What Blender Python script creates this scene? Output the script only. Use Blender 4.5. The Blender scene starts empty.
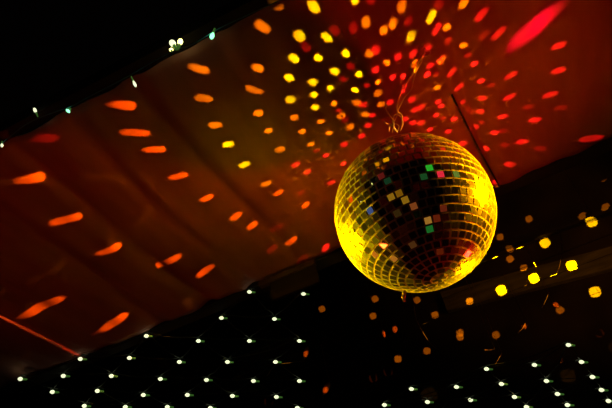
import bpy, bmesh, math, random
from mathutils import Vector, Matrix
random.seed(7)
PI = math.pi
D = bpy.data
S = bpy.context.scene
COL = S.collection

# ------------------------------------------------------------------ camera
EYE = Vector((0, 0, 1.5))
FPX = 620.0
def _cam(px, py):
    return Vector((px-306, 204-py, -FPX)).normalized()
_Z = _cam(118, -554)
_Y = _cam(620, 600); _Y = (_Y-_Y.dot(_Z)*_Z).normalized()
_X = _Y.cross(_Z)
ROT = Matrix((_X, _Y, _Z))            # camera -> world rotation
cd = D.cameras.new('camera'); cam = D.objects.new('camera', cd); COL.objects.link(cam)
cam.matrix_world = Matrix.Translation(EYE) @ ROT.to_4x4()
cd.sensor_width = 36; cd.lens = 36*FPX/612
cd.clip_start = .02
S.camera = cam

CEIL = 1.34 + 1.5                     # height of the canopy cloth above the ground
def ray(px, py): return ROT @ _cam(px, py)
def at_z(px, py, z=CEIL):
    d = ray(px, py); return EYE + d*((z-1.5)/d.z)
def at_y(px, py, y):
    d = ray(px, py); return EYE + d*(y/d.y)

# ------------------------------------------------------------------ world, exposure
S.view_settings.view_transform = 'Standard'; S.view_settings.look = 'None'
S.view_settings.exposure = 0; S.view_settings.gamma = 1
S.view_settings.use_curve_mapping = False
S.cycles.use_denoising = True; S.cycles.caustics_reflective = False
w = D.worlds.new('night'); S.world = w; w.use_nodes = True
w.node_tree.nodes['Background'].inputs[0].default_value = (.0010, .0006, .0005, 1)
w.node_tree.nodes['Background'].inputs[1].default_value = .4

# ------------------------------------------------------------------ lamps
BALL_R = .222
_b = ray(413.9, 212.6)
BALL = EYE + _b*(1.0/_b.z)           # centre of the mirror ball
def lamp(name, kind, loc, color, power, radius=.05, aim=None, half=None, blend=.3):
    l = D.lights.new(name, kind); l.color = color; l.energy = power
    l.shadow_soft_size = radius
    o = D.objects.new(name, l); COL.objects.link(o); o.location = loc
    if aim is not None:
        o.rotation_euler = (Vector(aim)-Vector(loc)).to_track_quat('-Z', 'Y').to_euler()
    if half is not None:
        l.spot_size = 2*math.radians(half); l.spot_blend = blend
    return o
def camdir(x, y, z): return (ROT @ Vector((x, y, z))).normalized()
# two amber pin spots trained on the ball
dL = camdir(-.80, -.40, -.42); dR = camdir(.90, .26, .02)
lamp('amber_pin_spot', 'SPOT', BALL+dL*2.5, (1, .62, 0), 2300, .10, BALL, 5.0, .1)
lamp('amber_pin_spot', 'SPOT', BALL+dR*1.25, (1, .36, 0), 480, .022, BALL, 9.9, .1)
lamp('amber_pin_spot', 'SPOT', BALL+camdir(.62, -.60, -.25)*2.4, (1, .5, 0), 560, .015, BALL, 4.9, .1)  # third lamp, added to yellow the ball's lower right edge
# red and amber floods washing the canopy from below
lamp('red_wash', 'SPOT', (.7, 2.4, 1.6), (1, .006, .003), 20, .1, at_z(375, 70), 29, 1)
lamp('amber_wash', 'SPOT', (-1.9, 1.0, 1.0), (1, .09, .01), 5, .1, at_z(200, 190), 40, 1)
# narrow red beam that skims the cloth
lamp('red_beam', 'SPOT', at_z(530, 29)+Vector((1.35, -.72, -.62)), (1, .0, .035), 700, .01, at_z(531, 29), 1.1, .5)
# added spots making pools of coloured light on the floor and wall behind the camera (seen only in the ball's mirrors)
for lx, ly, lz, tx, ty, tz, c, p, hf in [(-2, -1, 3, -1.2, -.5, 0, (1, .12, .02), 90, 16), (2, -1, 3, 1.5, .4, 0, (1, .05, .02), 90, 18), (0, -1.5, 3.4, .2, -3.5, 1.0, (1, .2, .03), 90, 20), (-1.5, -1, 3.4, -2.4, -3.5, 2, (1, .05, .02), 90, 18),
                                         (1.5, -1, 3, 2.4, -3.5, 2.2, (1, .06, .02), 90, 20), (0, -1, 3.4, -.6, -3.5, 3.6, (1, .1, .02), 60, 16), (.5, -1, 3, .6, -1.6, 0, (.3, .6, .05), 40, 12), (-.5, -1.5, 3.2, -.4, -2.4, 0, (1, .3, .05), 80, 12)]:
    lamp('added_pool_spot', 'SPOT', (lx, ly, lz), c, p, .05, (tx, ty, tz), hf, .8)
lamp('added_amber_fill', 'SPOT', (2.4, 1.6, 2.2), (1, .33, .02), 70, .1, at_y(560, 245, 4.24), 17, 1)  # added amber fill, browns the wall and beams at the right
# faint green beam
lamp('green_beam', 'SPOT', at_z(236, 142)+Vector((.3, -.5, -1.3)), (.25, 1, 0), 1.4, .02, at_z(236, 142), 8, 1)

# ------------------------------------------------------------------ materials
def mat(name, base, rough=.6, metal=0, emit=None, estr=0, noise=None, spec=None):
    m = D.materials.new(name); m.use_nodes = True
    nt = m.node_tree; p = nt.nodes['Principled BSDF']
    p.inputs['Base Color'].default_value = (*base, 1)
    p.inputs['Roughness'].default_value = rough; p.inputs['Metallic'].default_value = metal
    if spec is not None: p.inputs['Specular IOR Level'].default_value = spec
    if emit: p.inputs['Emission Color'].default_value = (*emit, 1); p.inputs['Emission Strength'].default_value = estr
    if noise:
        tc = nt.nodes.new('ShaderNodeTexCoord'); n = nt.nodes.new('ShaderNodeTexNoise')
        n.inputs['Scale'].default_value = noise[0]; n.inputs['Detail'].default_value = 5
        mp = nt.nodes.new('ShaderNodeMapping'); mp.inputs['Scale'].default_value = noise[2] if len(noise) > 2 else (1, 1, 1)
        nt.links.new(tc.outputs['Object'], mp.inputs['Vector']); nt.links.new(mp.outputs[0], n.inputs['Vector'])
        r = nt.nodes.new('ShaderNodeMapRange'); r.inputs['From Min'].default_value = .3; r.inputs['From Max'].default_value = .7
        r.inputs['To Min'].default_value = 1-noise[1]; r.inputs['To Max'].default_value = 1
        v = nt.nodes.new('ShaderNodeVectorMath'); v.operation = 'SCALE'; v.inputs[0].default_value = base
        nt.links.new(n.outputs[0], r.inputs[0]); nt.links.new(r.outputs[0], v.inputs['Scale'])
        nt.links.new(v.outputs[0], p.inputs['Base Color'])
    return m
M_cloth = mat('canopy_cloth', (.60, .28, .24), .95, noise=(5, .3, (2.5, .5, 1)), spec=.1)
M_beam = mat('dark_timber', (.035, .028, .022), .8, noise=(6, .5, (.5, 6, 6)), spec=.1)
M_lightbeam = mat('grey_timber', (.2, .18, .12), .8, noise=(8, .5, (.6, 5, 5)), spec=.1)
M_wall = mat('dark_wall', (.05, .036, .026), .9, noise=(3, .6), spec=.05)
M_ground = mat('dark_paving', (.05, .045, .04), .9, noise=(5, .4))
M_pole = mat('painted_tube', (.5, .45, .4), .45, .2)
M_core = mat('ball_core', (.8, .76, .66), .45, 0, noise=(60, .25))
M_cap = mat('plated_steel', (.75, .7, .6), .3, .8)
M_wire = mat('bare_wire', (.75, .66, .5), .4, .6)
M_cable = mat('dark_green_cable', (.012, .02, .014), .5)
M_socket = mat('glowing_green_socket', (.2, .35, .12), .5, emit=(.25, .8, .12), estr=.10)  # socket glow put in for the green fringe beside each bulb
M_bulb = mat('lit_bulb', (1, 1, .8), .3, emit=(.93, 1, .62), estr=1.15)
M_bulb_green = mat('lit_green_bulb', (.7, 1, .7), .3, emit=(.25, 1, .45), estr=2.2)
M_bulb_yellow = mat('lit_yellow_bulb', (1, 1, .6), .3, emit=(1, .95, .25), estr=4)
M_leaf = mat('dry_leaf', (.55, .3, .12), .7, noise=(30, .4))

def mirror_mat():
    m = D.materials.new('mirror_glass'); m.use_nodes = True
    nt = m.node_tree; N = nt.nodes; N.clear(); L = nt.links
    out = N.new('ShaderNodeOutputMaterial')
    g = N.new('ShaderNodeBsdfGlossy'); g.inputs['Roughness'].default_value = .02; g.inputs['Color'].default_value = (.85, .85, .85, 1)
    g2 = N.new('ShaderNodeBsdfGlossy'); g2.inputs['Roughness'].default_value = .34; g2.inputs['Color'].default_value = (.9, .88, .8, 1)
    d = N.new('ShaderNodeBsdfDiffuse'); d.inputs['Color'].default_value = (.5, .47, .4, 1)
    at = N.new('ShaderNodeAttribute'); at.attribute_name = 'dust'
    mr = N.new('ShaderNodeMapRange'); mr.inputs['To Min'].default_value = .015; mr.inputs['To Max'].default_value = .22
    L.new(at.outputs['Fac'], mr.inputs[0])
    mx = N.new('ShaderNodeMixShader'); mx.inputs[0].default_value = .12
    L.new(g2.outputs[0], mx.inputs[1]); L.new(d.outputs[0], mx.inputs[2])
    lw = N.new('ShaderNodeLayerWeight'); lw.inputs['Blend'].default_value = .5     # dust looks denser at a grazing angle
    pw = N.new('ShaderNodeMath'); pw.operation = 'POWER'; pw.inputs[1].default_value = 3.5; L.new(lw.outputs['Facing'], pw.inputs[0])
    ad = N.new('ShaderNodeMath'); ad.operation = 'MULTIPLY_ADD'; ad.inputs[1].default_value = .75; ad.use_clamp = True
    L.new(pw.outputs[0], ad.inputs[0]); L.new(mr.outputs[0], ad.inputs[2])
    my = N.new('ShaderNodeMixShader'); L.new(ad.outputs[0], my.inputs[0])
    L.new(g.outputs[0], my.inputs[1]); L.new(mx.outputs[0], my.inputs[2])
    L.new(my.outputs[0], out.inputs[0])
    return m
M_mirror = mirror_mat()

# ------------------------------------------------------------------ mesh helpers
def link(name, bm, mats, parent=None, smooth=False, keep=True):
    me = D.meshes.new(name)
    bmesh.ops.recalc_face_normals(bm, faces=bm.faces)
    bm.to_mesh(me); bm.free()
    for m in (mats if isinstance(mats, (list, tuple)) else [mats]): me.materials.append(m)
    if smooth:
        for p in me.polygons: p.use_smooth = True
    o = D.objects.new(name, me); COL.objects.link(o)
    if parent:
        o.parent = parent
        if keep: o.matrix_parent_inverse = Matrix.Translation(-Vector(parent.location))
    return o
def empty(name, loc, label, cat, group=None):
    o = D.objects.new(name, None); COL.objects.link(o); o.location = loc; o.empty_display_size = .05
    o['label'] = label; o['category'] = cat
    if group: o['group'] = group
    return o
def tag(o, label, cat, group=None):
    o['label'] = label; o['category'] = cat
    if group: o['group'] = group
    return o
def struct(name, bm, m, smooth=False):
    o = link(name, bm, m, smooth=smooth); o['kind'] = 'structure'; return o
def box(bm, lo, hi):
    r = bmesh.ops.create_cube(bm, size=1)
    lo = Vector(lo); hi = Vector(hi)
    for v in r['verts']:
        v.co = Vector([(lo[i]+hi[i])/2 + v.co[i]*(hi[i]-lo[i]) for i in range(3)])
    return r['verts']
def tube(bm, pts, rad, seg=7, cap=True):
    pts = [Vector(p) for p in pts]
    rads = rad if isinstance(rad, (list, tuple)) else [rad]*len(pts)
    rings = []
    t0 = (pts[1]-pts[0]).normalized()
    n = t0.orthogonal().normalized()
    for i, p in enumerate(pts):
        t = (pts[min(i+1, len(pts)-1)]-pts[max(i-1, 0)]).normalized()
        n = (n-t*n.dot(t)).normalized(); b = t.cross(n)
        rings.append([bm.verts.new(p+(n*math.cos(a)+b*math.sin(a))*rads[i]) for a in [2*PI*k/seg for k in range(seg)]])
    for r, s in zip(rings, rings[1:]):
        for k in range(seg): bm.faces.new((r[k], r[(k+1) % seg], s[(k+1) % seg], s[k]))
    if cap: bm.faces.new(rings[0][::-1]); bm.faces.new(rings[-1])
def smooth_pts(pts, n=6):
    pts = [Vector(p) for p in pts]; out = []
    for i in range(len(pts)-1):
        p0 = pts[max(i-1, 0)]; p1 = pts[i]; p2 = pts[i+1]; p3 = pts[min(i+2, len(pts)-1)]
        for k in range(n):
            t = k/n
            out.append(.5*((2*p1)+(p2-p0)*t+(2*p0-5*p1+4*p2-p3)*t*t+(3*p1-p0-3*p2+p3)*t**3))
    out.append(pts[-1]); return out

# ------------------------------------------------------------------ setting
bm = bmesh.new(); box(bm, (-9, -6, -.1), (9, 9, 0)); struct('floor', bm, M_ground)
bm = bmesh.new(); box(bm, (-7, 4.3, 0), (7, 4.5, 5.2)); struct('wall_back', bm, M_wall)
bm = bmesh.new(); box(bm, (-7, -3.7, 0), (7, -3.5, 5.2)); struct('wall_front', bm, M_ground)  # unseen wall, added for the mirror tiles to reflect

# the canopy cloth, hung in soft folds between its two long edges
Y0, Y1, X0, X1 = .87, 1.97, -2.6, 2.2
seams = [-2.05, -1.88, -1.24, -1.03, -.84, -.62, -.36, .17, .78, 1.0, 1.4]
def cloth_z(x, y):
    z = CEIL
    for i, s in enumerate(seams):
        d = x-s-.012*math.sin(5*y+i)
        z += (.014 if i in (3, 4, 5, 7) else .009)*math.exp(-(d/.027)**2)
    z += .0035*math.sin(x*23+math.sin(y*3)*1.2) + .0022*math.sin(x*51+y*2.4)
    z += .006*math.sin(x*4.1+y*2)
    return z
bm = bmesh.new()
nx, ny = 640, 40
g = [[bm.verts.new((X0+(X1-X0)*i/nx, Y0+(Y1-Y0)*j/ny, cloth_z(X0+(X1-X0)*i/nx, Y0+(Y1-Y0)*j/ny))) for j in range(ny+1)] for i in range(nx+1)]
for i in range(nx):
    for j in range(ny): bm.faces.new((g[i][j], g[i+1][j], g[i+1][j+1], g[i][j+1]))
ceil_o = struct('ceiling', bm, M_cloth, smooth=True)
md = ceil_o.modifiers.new('thick', 'SOLIDIFY'); md.thickness = .004; md.offset = 1

# edge rails of the canopy
bm = bmesh.new(); box(bm, (X0, Y1, CEIL-.005), (X1, Y1+.07, CEIL+.10)); struct('trim_1', bm, M_beam)
bm = bmesh.new(); box(bm, (X0, Y0-.035, CEIL+.006), (X1, Y0, CEIL+.045)); struct('trim_2', bm, M_beam)
bm = bmesh.new(); tube(bm, [(.14, 1.42, CEIL-.008), (.165, 1.7, CEIL-.009), (.195, Y1, CEIL-.008)], .003, 8); struct('trim_3', bm, M_beam, True)
# painted tube under the cloth, far left
bm = bmesh.new(); tube(bm, [(-1.655, .98, CEIL-.009), (-1.66, 1.84, CEIL-.009)], .004, 10)
tag(link('support_rod', bm, M_pole, smooth=True), 'thin painted rod under the canopy cloth at the far left, glowing orange', 'rod')

# grey board ending at the left of the ball, below the canopy edge
a = at_z(262, 287, CEIL-.02); b = at_z(316, 263, CEIL-.02)
t = empty('fascia_board', (a+b)/2, 'grey-brown board end hanging below the canopy edge left of the mirror ball', 'board')
bm = bmesh.new(); box(bm, (a.x, Y1-.03, CEIL-.032), (b.x, Y1-.004, CEIL-.012)); link('top_rail', bm, M_lightbeam, t)
bm = bmesh.new(); box(bm, (b.x-.2, Y1-.02, CEIL-.11), (b.x-.002, Y1-.008, CEIL-.031))
link('panel', bm, M_beam, t)

# dark rafters past the canopy on the right
def rafter(p, q, y, h, label, m=M_beam):
    A = at_y(*p, y); B = at_y(*q, y)
    bm = bmesh.new()
    vs = [bm.verts.new(v) for v in (A, B, B-Vector((0, 0, h)), A-Vector((0, 0, h)))]
    ws = [bm.verts.new(v.co+Vector((0, .05, 0))) for v in vs]
    bm.faces.new(vs); bm.faces.new(ws[::-1])
    for i in range(4): bm.faces.new((vs[i], ws[i], ws[(i+1) % 4], vs[(i+1) % 4]))
    tag(link('rafter', bm, m), label, 'beam', 'rafters beyond the canopy')
rafter((440, 262), (640, 196), 4.24, .05, 'upper dark brown beam running up to the right behind the mirror ball')
rafter((440, 292), (650, 236), 4.24, .16, 'lower wide dark brown beam running up to the right, dotted with yellow light', M_lightbeam)

# ------------------------------------------------------------------ mirror ball
ball = empty('disco_ball', BALL, 'large mirror-tiled disco ball lit yellow, hanging under the red canopy', 'disco ball')
bm = bmesh.new(); bmesh.ops.create_uvsphere(bm, u_segments=96, v_segments=48, radius=BALL_R-.0014, matrix=Matrix.Translation(BALL))
link('core', bm, M_core, ball, True)
bm = bmesh.new(); dust = bm.faces.layers.float.new('dust')
NR = 32; TH = .0015
tiles = []
spin = .03
def tile(lat, lon, wd, ht, tx, ty, dv):
    n = Vector((math.cos(lat)*math.cos(lon), math.cos(lat)*math.sin(lon), math.sin(lat)))
    e = Vector((-math.sin(lon), math.cos(lon), 0)); u = n.cross(e)
    n2 = (n+e*tx+u*ty).normalized(); e2 = (e-n2*e.dot(n2)).normalized(); u2 = n2.cross(e2)
    c = BALL+n*(BALL_R-.0005)
    k = .0007
    fr = [bm.verts.new(c+e2*sx*(wd/2-k)+u2*sy*(ht/2-k)) for sx, sy in ((-1, -1), (1, -1), (1, 1), (-1, 1))]
    md = [bm.verts.new(c-n2*k*.8+e2*sx*wd/2+u2*sy*ht/2) for sx, sy in ((-1, -1), (1, -1), (1, 1), (-1, 1))]
    bk = [bm.verts.new(c-n2*TH+e2*sx*wd/2+u2*sy*ht/2) for sx, sy in ((-1, -1), (1, -1), (1, 1), (-1, 1))]
    f = bm.faces.new(fr); f.material_index = 0; f[dust] = dv
    for i in range(4):
        j = (i+1) % 4
        q = bm.faces.new((md[i], md[j], fr[j], fr[i])); q.material_index = 1
        q = bm.faces.new((bk[i], bk[j], md[j], md[i])); q.material_index = 1
    tiles.append((c.copy(), n2.copy()))
dlat = PI/NR
for r in range(NR):
    lat = -PI/2+dlat*(r+.5)
    cnt = max(5, round(2*PI*math.cos(lat)/dlat))
    off = random.random()
    for k in range(cnt):
        lon = 2*PI*(k+off)/cnt+spin
        wd = 2*PI*math.cos(lat)/cnt*BALL_R*random.uniform(.82, .88); ht = dlat*BALL_R*random.uniform(.82, .88)
        tile(lat, lon, wd, ht, random.gauss(0, .016), random.gauss(0, .016), random.random()**1.6)
link('mirror_tiles', bm, [M_mirror, M_core], ball)
# motor cap, ring and hooks on top, small threaded pin underneath
bm = bmesh.new()
top = BALL+Vector((0, 0, BALL_R))
bmesh.ops.create_cone(bm, cap_ends=True, segments=32, radius1=.03, radius2=.022, depth=.02, matrix=Matrix.Translation(top+Vector((0, 0, .006))))
link('top_cap', bm, M_cap, ball, True)
bm = bmesh.new()
tube(bm, [top+Vector((.02*math.cos(a), 0, .034+.02*math.sin(a))) for a in [i*2*PI/20 for i in range(21)]], .0022, 8, False)
link('hanging_ring', bm, M_cap, ball, True)
bm = bmesh.new()
pp = at_y(404.5, 291, BALL.y-.02); qq = at_y(403.2, 298.5, BALL.y-.02)
tube(bm, [pp, qq], .0052, 12); tube(bm, [qq-Vector((0, 0, .001)), qq-Vector((0, 0, .009))], .0035, 10)
link('pin', bm, M_cap, ball, True)

# twisted hanging wires up to the hook in the cloth
hook = at_z(426, 51, CEIL-.006)
ringtop = top+Vector((0, 0, .05))
t = empty('hanging_wire', hook, 'thin twisted wire running from the mirror ball up to the canopy', 'wire')
def strand(pixels, rad, name):
    n = len(pixels); pts = []
    d0 = (ringtop-EYE).dot(_fw); d1 = (hook-EYE).dot(_fw)
    for i, (px, py) in enumerate(pixels):
        k = max(0, min(1, (126-py)/75)); z = d0+(d1-d0)*k
        r = ray(px, py); pts.append(EYE+r*(z/r.dot(_fw)))
    bm = bmesh.new(); tube(bm, smooth_pts(pts, 5), rad, 7); link(name, bm, M_wire, t, True)
_fw = ray(306, 204)
strand([(401, 128), (402, 116), (397, 110), (399, 98), (403, 88), (409, 79), (413, 74), (416, 68), (419, 62), (425, 53)], .0021, 'strand')
strand([(391, 127), (396, 118), (399, 108), (405, 97), (411, 90), (413, 82), (417, 70), (421, 63), (425, 52)], .0019, 'strand')
strand([(392, 133), (394, 122), (390, 116), (386, 109), (387, 104)], .002, 'wire_end')
strand([(398, 133), (392, 125), (387, 124), (384, 121)], .002, 'wire_end')
strand([(395, 131), (393, 121), (395, 115), (401, 117), (403, 124), (400, 131)], .002, 'loop')
strand([(389, 132), (390, 126), (396, 124), (399, 127), (397, 132)], .002, 'loop')
bm = bmesh.new()
tube(bm, [hook+Vector((0, 0, .012)), hook+Vector((0, 0, 0))]+[hook+Vector((.010*math.sin(a), 0, -.010+.010*math.cos(a))) for a in [i*PI/8 for i in range(1, 13)]], .0018, 8)
link('hook', bm, M_cap, t, True)


# ------------------------------------------------------------------ added lamps for the spots the ball's tiles would throw
# each is a narrow beam that starts at the ball's skin; all beams of a colour share one lamp
def beam_data(name, color, power, half, aspect=1):
    l = D.lights.new(name, 'SPOT'); l.color = color; l.energy = power; l.shadow_soft_size = .0035
    l.spot_size = 2*math.radians(half*1.35); l.spot_blend = .04
    l.use_nodes = True
    nt = l.node_tree; N = nt.nodes; L = nt.links
    em = N['Emission']
    tc = N.new('ShaderNodeTexCoord'); sp = N.new('ShaderNodeSeparateXYZ'); L.new(tc.outputs['Normal'], sp.inputs[0])
    def M(op, a, b=None):
        n = N.new('ShaderNodeMath'); n.operation = op
        for i, v in enumerate((a, b)):
            if v is None: continue
            if isinstance(v, (int, float)): n.inputs[i].default_value = v
            else: L.new(v, n.inputs[i])
        return n.outputs[0]
    tx = M('ABSOLUTE', M('DIVIDE', sp.outputs[0], sp.outputs[2])); ty = M('MULTIPLY', M('ABSOLUTE', M('DIVIDE', sp.outputs[1], sp.outputs[2])), aspect)
    # a mirror tile's beam: a square with rounded corners
    p4 = M('ADD', M('POWER', tx, 3.0), M('POWER', ty, 3.0))
    q = M('DIVIDE', M('POWER', p4, 1/3.0), math.tan(math.radians(half)))
    mr = N.new('ShaderNodeMapRange'); mr.interpolation_type = 'SMOOTHSTEP'
    mr.inputs['From Min'].default_value = 1.04; mr.inputs['From Max'].default_value = .88
    mr.inputs['To Min'].default_value = 0; mr.inputs['To Max'].default_value = 1
    L.new(q, mr.inputs[0]); L.new(mr.outputs[0], em.inputs['Strength'])
    return l
TINT = dict(y=((1, 1, .0), 1.45), o=((1, .33, .0), 1.0), f=((1, .13, .0), 1.3), r=((1, .016, .012), .9), d=((1, .015, .008), .2),
            k=((1, .55, .0), 12), j=((1, .27, .0), 1.6), l=((1, .17, .0), .5), m=((1, .5, .03), .25), w=((1, .22, .01), .4))
BEAMS = {}
def throw(target, key, rot=None, hw=None):
    """a tile's beam: nearly parallel, so it leaves as wide as a tile and widens slowly"""
    d = target-BALL; L_ = max(.1, round(d.length-BALL_R, 1)); d.normalize()
    hw = hw or .0045+.0125*(L_+BALL_R)
    kk = (key, L_, round(hw, 3))
    if kk not in BEAMS:
        c, e = TINT[key]
        BEAMS[kk] = beam_data('added_tile_beam', c, e*150*L_*L_, math.degrees(math.atan(hw/L_)))
    o = D.objects.new('added_tile_beam', BEAMS[kk]); COL.objects.link(o)
    o.location = BALL+d*(BALL_R+.005)
    q = d.to_track_quat('-Z', 'Y')
    o.rotation_euler = (q.to_matrix() @ Matrix.Rotation(random.uniform(-.35, .35) if rot is None else rot, 3, 'Z')).to_euler()
spots = {
'y': [(315, 9), (302, 40), (328, 40), (297, 62), (321, 62), (292, 81), (337, 75), (359, 75), (315, 85), (316, 97), (333, 92), (356, 92), (346, 54), (356, 3), (431, 22), (230, 145), (411, 41), (246, 165), (292, 101), (317, 109)],
'o': [(278, 6), (267, 32), (258, 68), (200, 69), (207, 100), (258, 93), (218, 126), (263, 116), (336, 106), (358, 105), (370, 55), (367, 26), (393, 27), (384, 33), (402, 12), (387, 64), (378, 83), (295, 118), (322, 123), (343, 118), (366, 116),
      (272, 133), (303, 132), (330, 134), (352, 129), (119, 103), (134, 132), (154, 149), (179, 176), (34, 178), (62, 219), (107, 249), (171, 260), (208, 198), (268, 184), (280, 193), (239, 216), (256, 225), (284, 151), (312, 145),
      (205, 271), (42, 307), (111, 323), (294, 240), (308, 205), (446, 32), (463, 46), (441, 62), (415, 66), (437, 89), (464, 2), (399, 172), (378, 94), (381, 105)],
'r': [(376, 53), (398, 58), (413, 57), (376, 71), (393, 78), (403, 77), (402, 91), (404, 86), (412, 99), (364, 106), (390, 103), (372, 116), (369, 127), (376, 125), (363, 138), (345, 145), (415, 109), (421, 107), (405, 119), (413, 122),
      (421, 122), (430, 129), (427, 77), (430, 68), (441, 61), (427, 50), (436, 34), (451, 75), (458, 90), (460, 105), (438, 103), (441, 107), (436, 116), (454, 119), (448, 132), (482, 12), (499, 32), (561, 43), (560, 69), (551, 94), (536, 119),
      (512, 74), (511, 95), (505, 114), (475, 62), (482, 79), (483, 97), (480, 112), (473, 129), (496, 131), (299, 166), (310, 173), (327, 156), (327, 247), (344, 164), (333, 183), (485, 149), (523, 141), (512, 163), (592, 138), (496, 183), (463, 143), (427, 77)],
'd': [(351, 67), (345, 82), (367, 86), (443, 119), (447, 46), (468, 55), (438, 10), (485, 32), (493, 82), (470, 114), (481, 123), (505, 129), (562, 107), (529, 106), (507, 143), (541, 148), (335, 31), (308, 51), (354, 30), (30, 136), (318, 151), (304, 193),
      (280, 227), (275, 248), (305, 258), (385, 120), (340, 113), (347, 122), (436, 76), (464, 112), (372, 3), (408, 26)]}
for key, lst in spots.items():
    for px, py in lst: throw(at_z(px, py), 'f' if key == 'o' and (px < 200 or py > 190) else key)
WY = 4.3
def slot(loc, aim, along, color, power, half, aspect):
    """an added spot masked to a slot, to brighten one thin object"""
    d = (Vector(aim)-Vector(loc)).normalized(); z = -d; x = (Vector(along)-z*z.dot(Vector(along))).normalized(); y = z.cross(x)
    o = D.objects.new('profile_spot', beam_data('profile_spot', color, power, half, aspect)); COL.objects.link(o)
    o.matrix_world = Matrix.Translation(loc) @ Matrix((x, y, z)).transposed().to_4x4()
slot((-.35, .28, 1.75), (-1.657, 1.43, CEIL-.01), (0, 1, 0), (1, .08, .01), 300, 11, 80)  # added light along the support rod, turns it orange
slot((.95, .9, CEIL-.02), ringtop.lerp(hook, .2), hook-ringtop, (1, .34, .03), 150, 2.1, 1.0)  # added light on the hanging wires above the ball
for px, py in [(502, 291), (535, 279), (595, 292), (545, 243), (592, 222), (573, 266)]: throw(at_y(px, py, WY), 'k', hw=.036)
for px, py in [(470, 302), (460, 337), (460, 333), (496, 335), (510, 259), (560, 310), (435, 315), (427, 351), (417, 300), (500, 237), (510, 249), (524, 268), (529, 219), (503, 208), (537, 184), (606, 207), (375, 299), (373, 316), (398, 359), (322, 309), (603, 178), (583, 216), (493, 188)]:
    throw(at_y(px, py, WY), 'j', hw=.026)

# ------------------------------------------------------------------ small coloured lamps added where single tiles will mirror them
def mirrored(px, py, color, rad, lum, dist=2.3):
    d = ray(px, py); oc = EYE-BALL
    b = d.dot(oc); disc = b*b-(oc.dot(oc)-BALL_R**2)
    h = EYE+d*(-b-math.sqrt(disc))
    c, n = min(tiles, key=lambda t: (t[0]-h).length)
    v = (c-EYE).normalized(); r = v-2*v.dot(n)*n
    lamp('added_glint_lamp', 'POINT', c+r*dist, color, lum*4*PI*PI*rad*rad, rad)
for px, py, c, rad, lum in [
    (434, 170, (.05, 1, .05), .035, .9), (443, 170, (1, .03, .06), .045, 1.6), (452, 171, (.45, .8, .1), .03, .5), (422, 177, (.1, .7, .15), .03, .2),
    (429, 233, (.05, .8, .1), .04, .35), (427, 225, (1, .45, .06), .035, .8), (441, 222, (.9, .1, .02), .03, .3), (440, 210, (.9, .1, .03), .03, .3),
    (389, 193, (1, .48, .02), .06, .6), (405, 202, (1, .5, .02), .05, .6), (412, 208, (.9, .22, .04), .05, .5), (400, 196, (1, .42, .01), .04, .4),
    (368, 213, (.1, .3, 1), .03, .5), (392, 181, (.1, .6, .2), .04, .12), (398, 260, (1, .35, .03), .04, .8), (376, 257, (1, .2, .02), .03, .9), (439, 255, (1, .1, .01), .03, .2),
    (380, 175, (.8, .06, .04), .04, .3), (455, 150, (1, .02, .03), .07, 1.2), (425, 157, (1, .1, .03), .04, .8), (411, 248, (.6, .2, .04), .04, .25), (397, 218, (.5, .25, .04), .05, .15)]:
    mirrored(px, py, c, rad, lum*.5)

# ------------------------------------------------------------------ fairy lights
def bulb_mesh(name, base, tip, rad, parent, mb, ms=None):
    base = Vector(base); tip = Vector(tip); ax = (tip-base)
    prof = [(0, .45), (.18, .62), (.38, .95), (.6, 1.0), (.8, .8), (.93, .45), (1, .12)]
    bm = bmesh.new(); tube(bm, [base+ax*p for p, _ in prof], [rad*q for _, q in prof], 12)
    b = link(name, bm, mb, parent, True)
    bm = bmesh.new(); tube(bm, [base-ax*.75, base-ax*.3, base+ax*.06], [rad*.4, rad*.55, rad*.55], 10)
    link('socket', bm, ms or M_socket, b, True, False).matrix_parent_inverse = Matrix.Translation(-Vector(parent.location)) if False else Matrix.Identity(4)
    return b
def net(label, pixels, z, maxd, name='net_light'):
    P = [at_z(px, py, z+random.uniform(-.012, .012)) for px, py in pixels]
    t = empty(name, sum(P, Vector())/len(P), label, 'net lights', 'net lights')
    bm = bmesh.new(); seen = set()
    for i, p in enumerate(P):
        near = sorted([(((p-q).length), j) for j, q in enumerate(P) if j != i])[:4]
        for dd, j in near:
            if dd > maxd or (min(i, j), max(i, j)) in seen: continue
            seen.add((min(i, j), max(i, j))); q = P[j]
            pts = [p.lerp(q, k/6)+Vector((random.uniform(-.004, .004), random.uniform(-.004, .004), .018-.05*math.sin(PI*k/6)*dd)) for k in range(7)]
            tube(bm, pts, .0022, 5)
    link('cable', bm, M_cable, t, True)
    for p in P:
        d = (camdir(-1, .06, 0)*.024)
        r = (p-EYE).length/3.2
        bulb_mesh('bulb', p-d*.4*r, p+d*.6*r, .0088*r, t, M_bulb)
left = [(81, 359), (64, 376), (21, 379), (53, 392), (130, 358), (112, 376), (98, 391), (85, 406), (147, 336), (180, 362), (161, 379), (144, 395), (199, 341), (188, 395), (126, 407), (168, 407), (250, 292), (304, 294), (222, 318), (275, 319),
        (250, 341), (300, 341), (228, 362), (276, 362), (207, 380), (254, 381), (300, 381), (233, 396), (277, 397), (211, 408), (298, 408)]
right = [(412, 389), (428, 402), (457, 387), (471, 400), (487, 369), (502, 384), (515, 397), (535, 365), (547, 381), (558, 394), (569, 345), (582, 362), (593, 377), (602, 390), (609, 401), (568, 405), (527, 407), (385, 405), (612, 413), (440, 414)]
net('net of small white bulbs in the dark at the lower left of the mirror ball', left, CEIL-.03, .36)
net('net of small white bulbs in the dark at the lower right of the mirror ball', right, CEIL-.30, .50)

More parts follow.
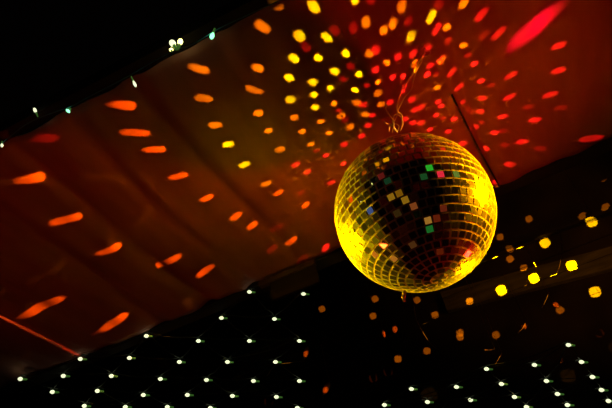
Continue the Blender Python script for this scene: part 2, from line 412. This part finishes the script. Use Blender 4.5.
# string along the canopy's near edge
def edge_pt(px, py, up=.0): return at_y(px, py, Y0-.05)
t = empty('fairy_light_string', edge_pt(110, 85), 'string of small clear bulbs along the upper left edge of the canopy', 'fairy lights')
bm = bmesh.new()
tube(bm, smooth_pts([edge_pt(*p) for p in [(-30, 168), (2, 143), (22, 127), (39, 118), (55, 112), (72, 106), (90, 96), (110, 86), (132, 74), (158, 59), (176, 50), (195, 43), (218, 29), (250, 14), (290, -4)]], 5), .0013, 6)
link('cable', bm, mat('blue_green_cable', (.1, .4, .6), .3, emit=(.02, .12, .2), estr=.0), t, True)
for (bx, by), (tx, ty), rad, m in [((38, 117), (34, 108), .0042, M_bulb), ((71, 108), (67, 112), .0062, M_bulb_green), ((131, 76), (136, 87), .0036, M_bulb),
                                   ((177, 50), (171, 41), .008, M_bulb), ((178, 50), (181, 39), .0065, M_bulb_yellow), ((172, 52), (171, 49), .005, M_bulb_yellow), ((215, 28), (211, 39), .0055, M_bulb_green), ((2, 141), (2, 147), .0036, M_bulb)]:
    a = edge_pt(bx, by); b = edge_pt(tx, ty); s = a.lerp(b, .45)
    bulb_mesh('bulb', s, b, rad, t, m)

# ------------------------------------------------------------------ dry leaves and twigs hanging in the beams
WIRES = {}
def wire_at(y):
    if y not in WIRES:
        WIRES[y] = True
        bm = bmesh.new(); tube(bm, [(-3+i*.5, y, CEIL+.12) for i in range(13)], .0012, 6)
        side = {2.7: 'nearest', 2.9: 'middle', 3.1: 'farthest'}[y]
        tag(link('suspension_wire', bm, M_cable, None, True), 'dark thin suspension wire stretched beyond the canopy, %s of three' % side, 'wire', 'suspension wires')
    return CEIL+.12
def leaf(px, py, dx, dy, wdt, y, label, lit=3):
    """a curled leaf with stalk; (dx,dy) its long axis as seen"""
    A = at_y(px-dx/2, py-dy/2, y); Bp = at_y(px+dx/2, py+dy/2, y+.01)
    ax = Bp-A; L_ = ax.length; ax.normalize(); fwd = (A-EYE).normalized(); sd = ax.cross(fwd).normalized(); nn = sd.cross(ax)
    Wd = wdt*L_; bm = bmesh.new(); rows = []
    for i in range(9):
        t_ = i/8; wv = Wd*math.sin(PI*min(1, t_**.8*.98+.02))*.5+.0004
        c = A+ax*(t_*L_)+nn*(.10*L_*math.sin(PI*t_))
        rows.append([bm.verts.new(c+sd*wv*s+nn*(abs(s)**1.5*wv*.7)) for s in (-1, -.5, 0, .5, 1)])
    for a, b in zip(rows, rows[1:]):
        for k in range(4): bm.faces.new((a[k], a[k+1], b[k+1], b[k]))
    bmesh.ops.solidify(bm, geom=bm.faces[:], thickness=.0008)
    o = link('leaf', bm, M_leaf, None, True)
    bm = bmesh.new(); top_ = A if A.z > Bp.z else Bp; tube(bm, [top_, Vector((top_.x, y, wire_at(y)+.004))], .0008, 5)
    link('stalk', bm, M_leaf, o, True)
    tag(o, label, 'leaf', 'dry leaves lit in the dark')
    d = (at_y(px, py, y)-BALL).normalized()
    throw(at_y(px, py, y), 'l', hw=.0145)
leaf(306, 353, -4, 14, .35, 2.9, 'slim red-orange leaf hanging just below a white bulb left of centre')
leaf(326, 389, -7, 14, .4, 2.9, 'curved orange leaf hanging low in the dark near the bottom centre')
leaf(384, 334, 2, 8, .4, 2.9, 'tiny pointed orange leaf in the dark, the left one of two below the mirror ball')
leaf(395, 329, 1, 10, .5, 2.9, 'tiny upright orange leaf in the dark, the right one of two below the mirror ball')
leaf(556, 305, 6, 5, .7, 3.1, 'small yellow leaf glowing in the dark at the lower right')
leaf(525, 326, 4, -5, .7, 3.1, 'small orange leaf above a yellow twig in the lower right')
leaf(562, 166, 5, 8, .5, 2.7, 'ragged pale yellow leaf just under the canopy edge at the right')
def twig(pix, y, label, r=.0016):
    pts = smooth_pts([at_y(px, py, y+.02*i) for i, (px, py) in enumerate(pix)], 4)
    hi = max(pts, key=lambda p: p.z)
    bm = bmesh.new(); tube(bm, [hi, Vector((hi.x, y, wire_at(y)+.004))], .0007, 5); tube(bm, pts, [r*(1-.6*i/(len(pts)-1)) for i in range(len(pts))], 6)
    tag(link('twig', bm, M_leaf, None, True), label, 'twig', 'thin twigs lit in the dark')
    throw(at_y(*pix[len(pix)//2], y), 'm', hw=.022)
twig([(414, 300), (416, 318), (424, 334), (432, 345), (443, 352)], 2.7, 'curved bare twig hanging below the mirror ball')
twig([(549, 292), (546, 300), (542, 308)], 2.7, 'short straight yellow twig in the dark right of the mirror ball', .0022)
twig([(526, 322), (523, 328), (518, 333)], 2.9, 'short yellow twig below a small orange leaf', .003)
twig([(502, 353), (498, 360), (495, 365)], 2.7, 'short red twig beside a horizontal yellow one near the lower right bulbs')
twig([(485, 350), (490, 350), (495, 349)], 2.7, 'short horizontal yellow twig above a white bulb in the lower right', .0026)
twig([(561, 236), (562, 250), (560, 264), (557, 276)], 2.7, 'long thin dark stem hanging down in front of the brown beam at the right', .0018)
twig([(267, 376), (275, 366), (288, 363), (305, 361)], 2.9, 'arched pale twig joining the slim red-orange leaf left of centre')
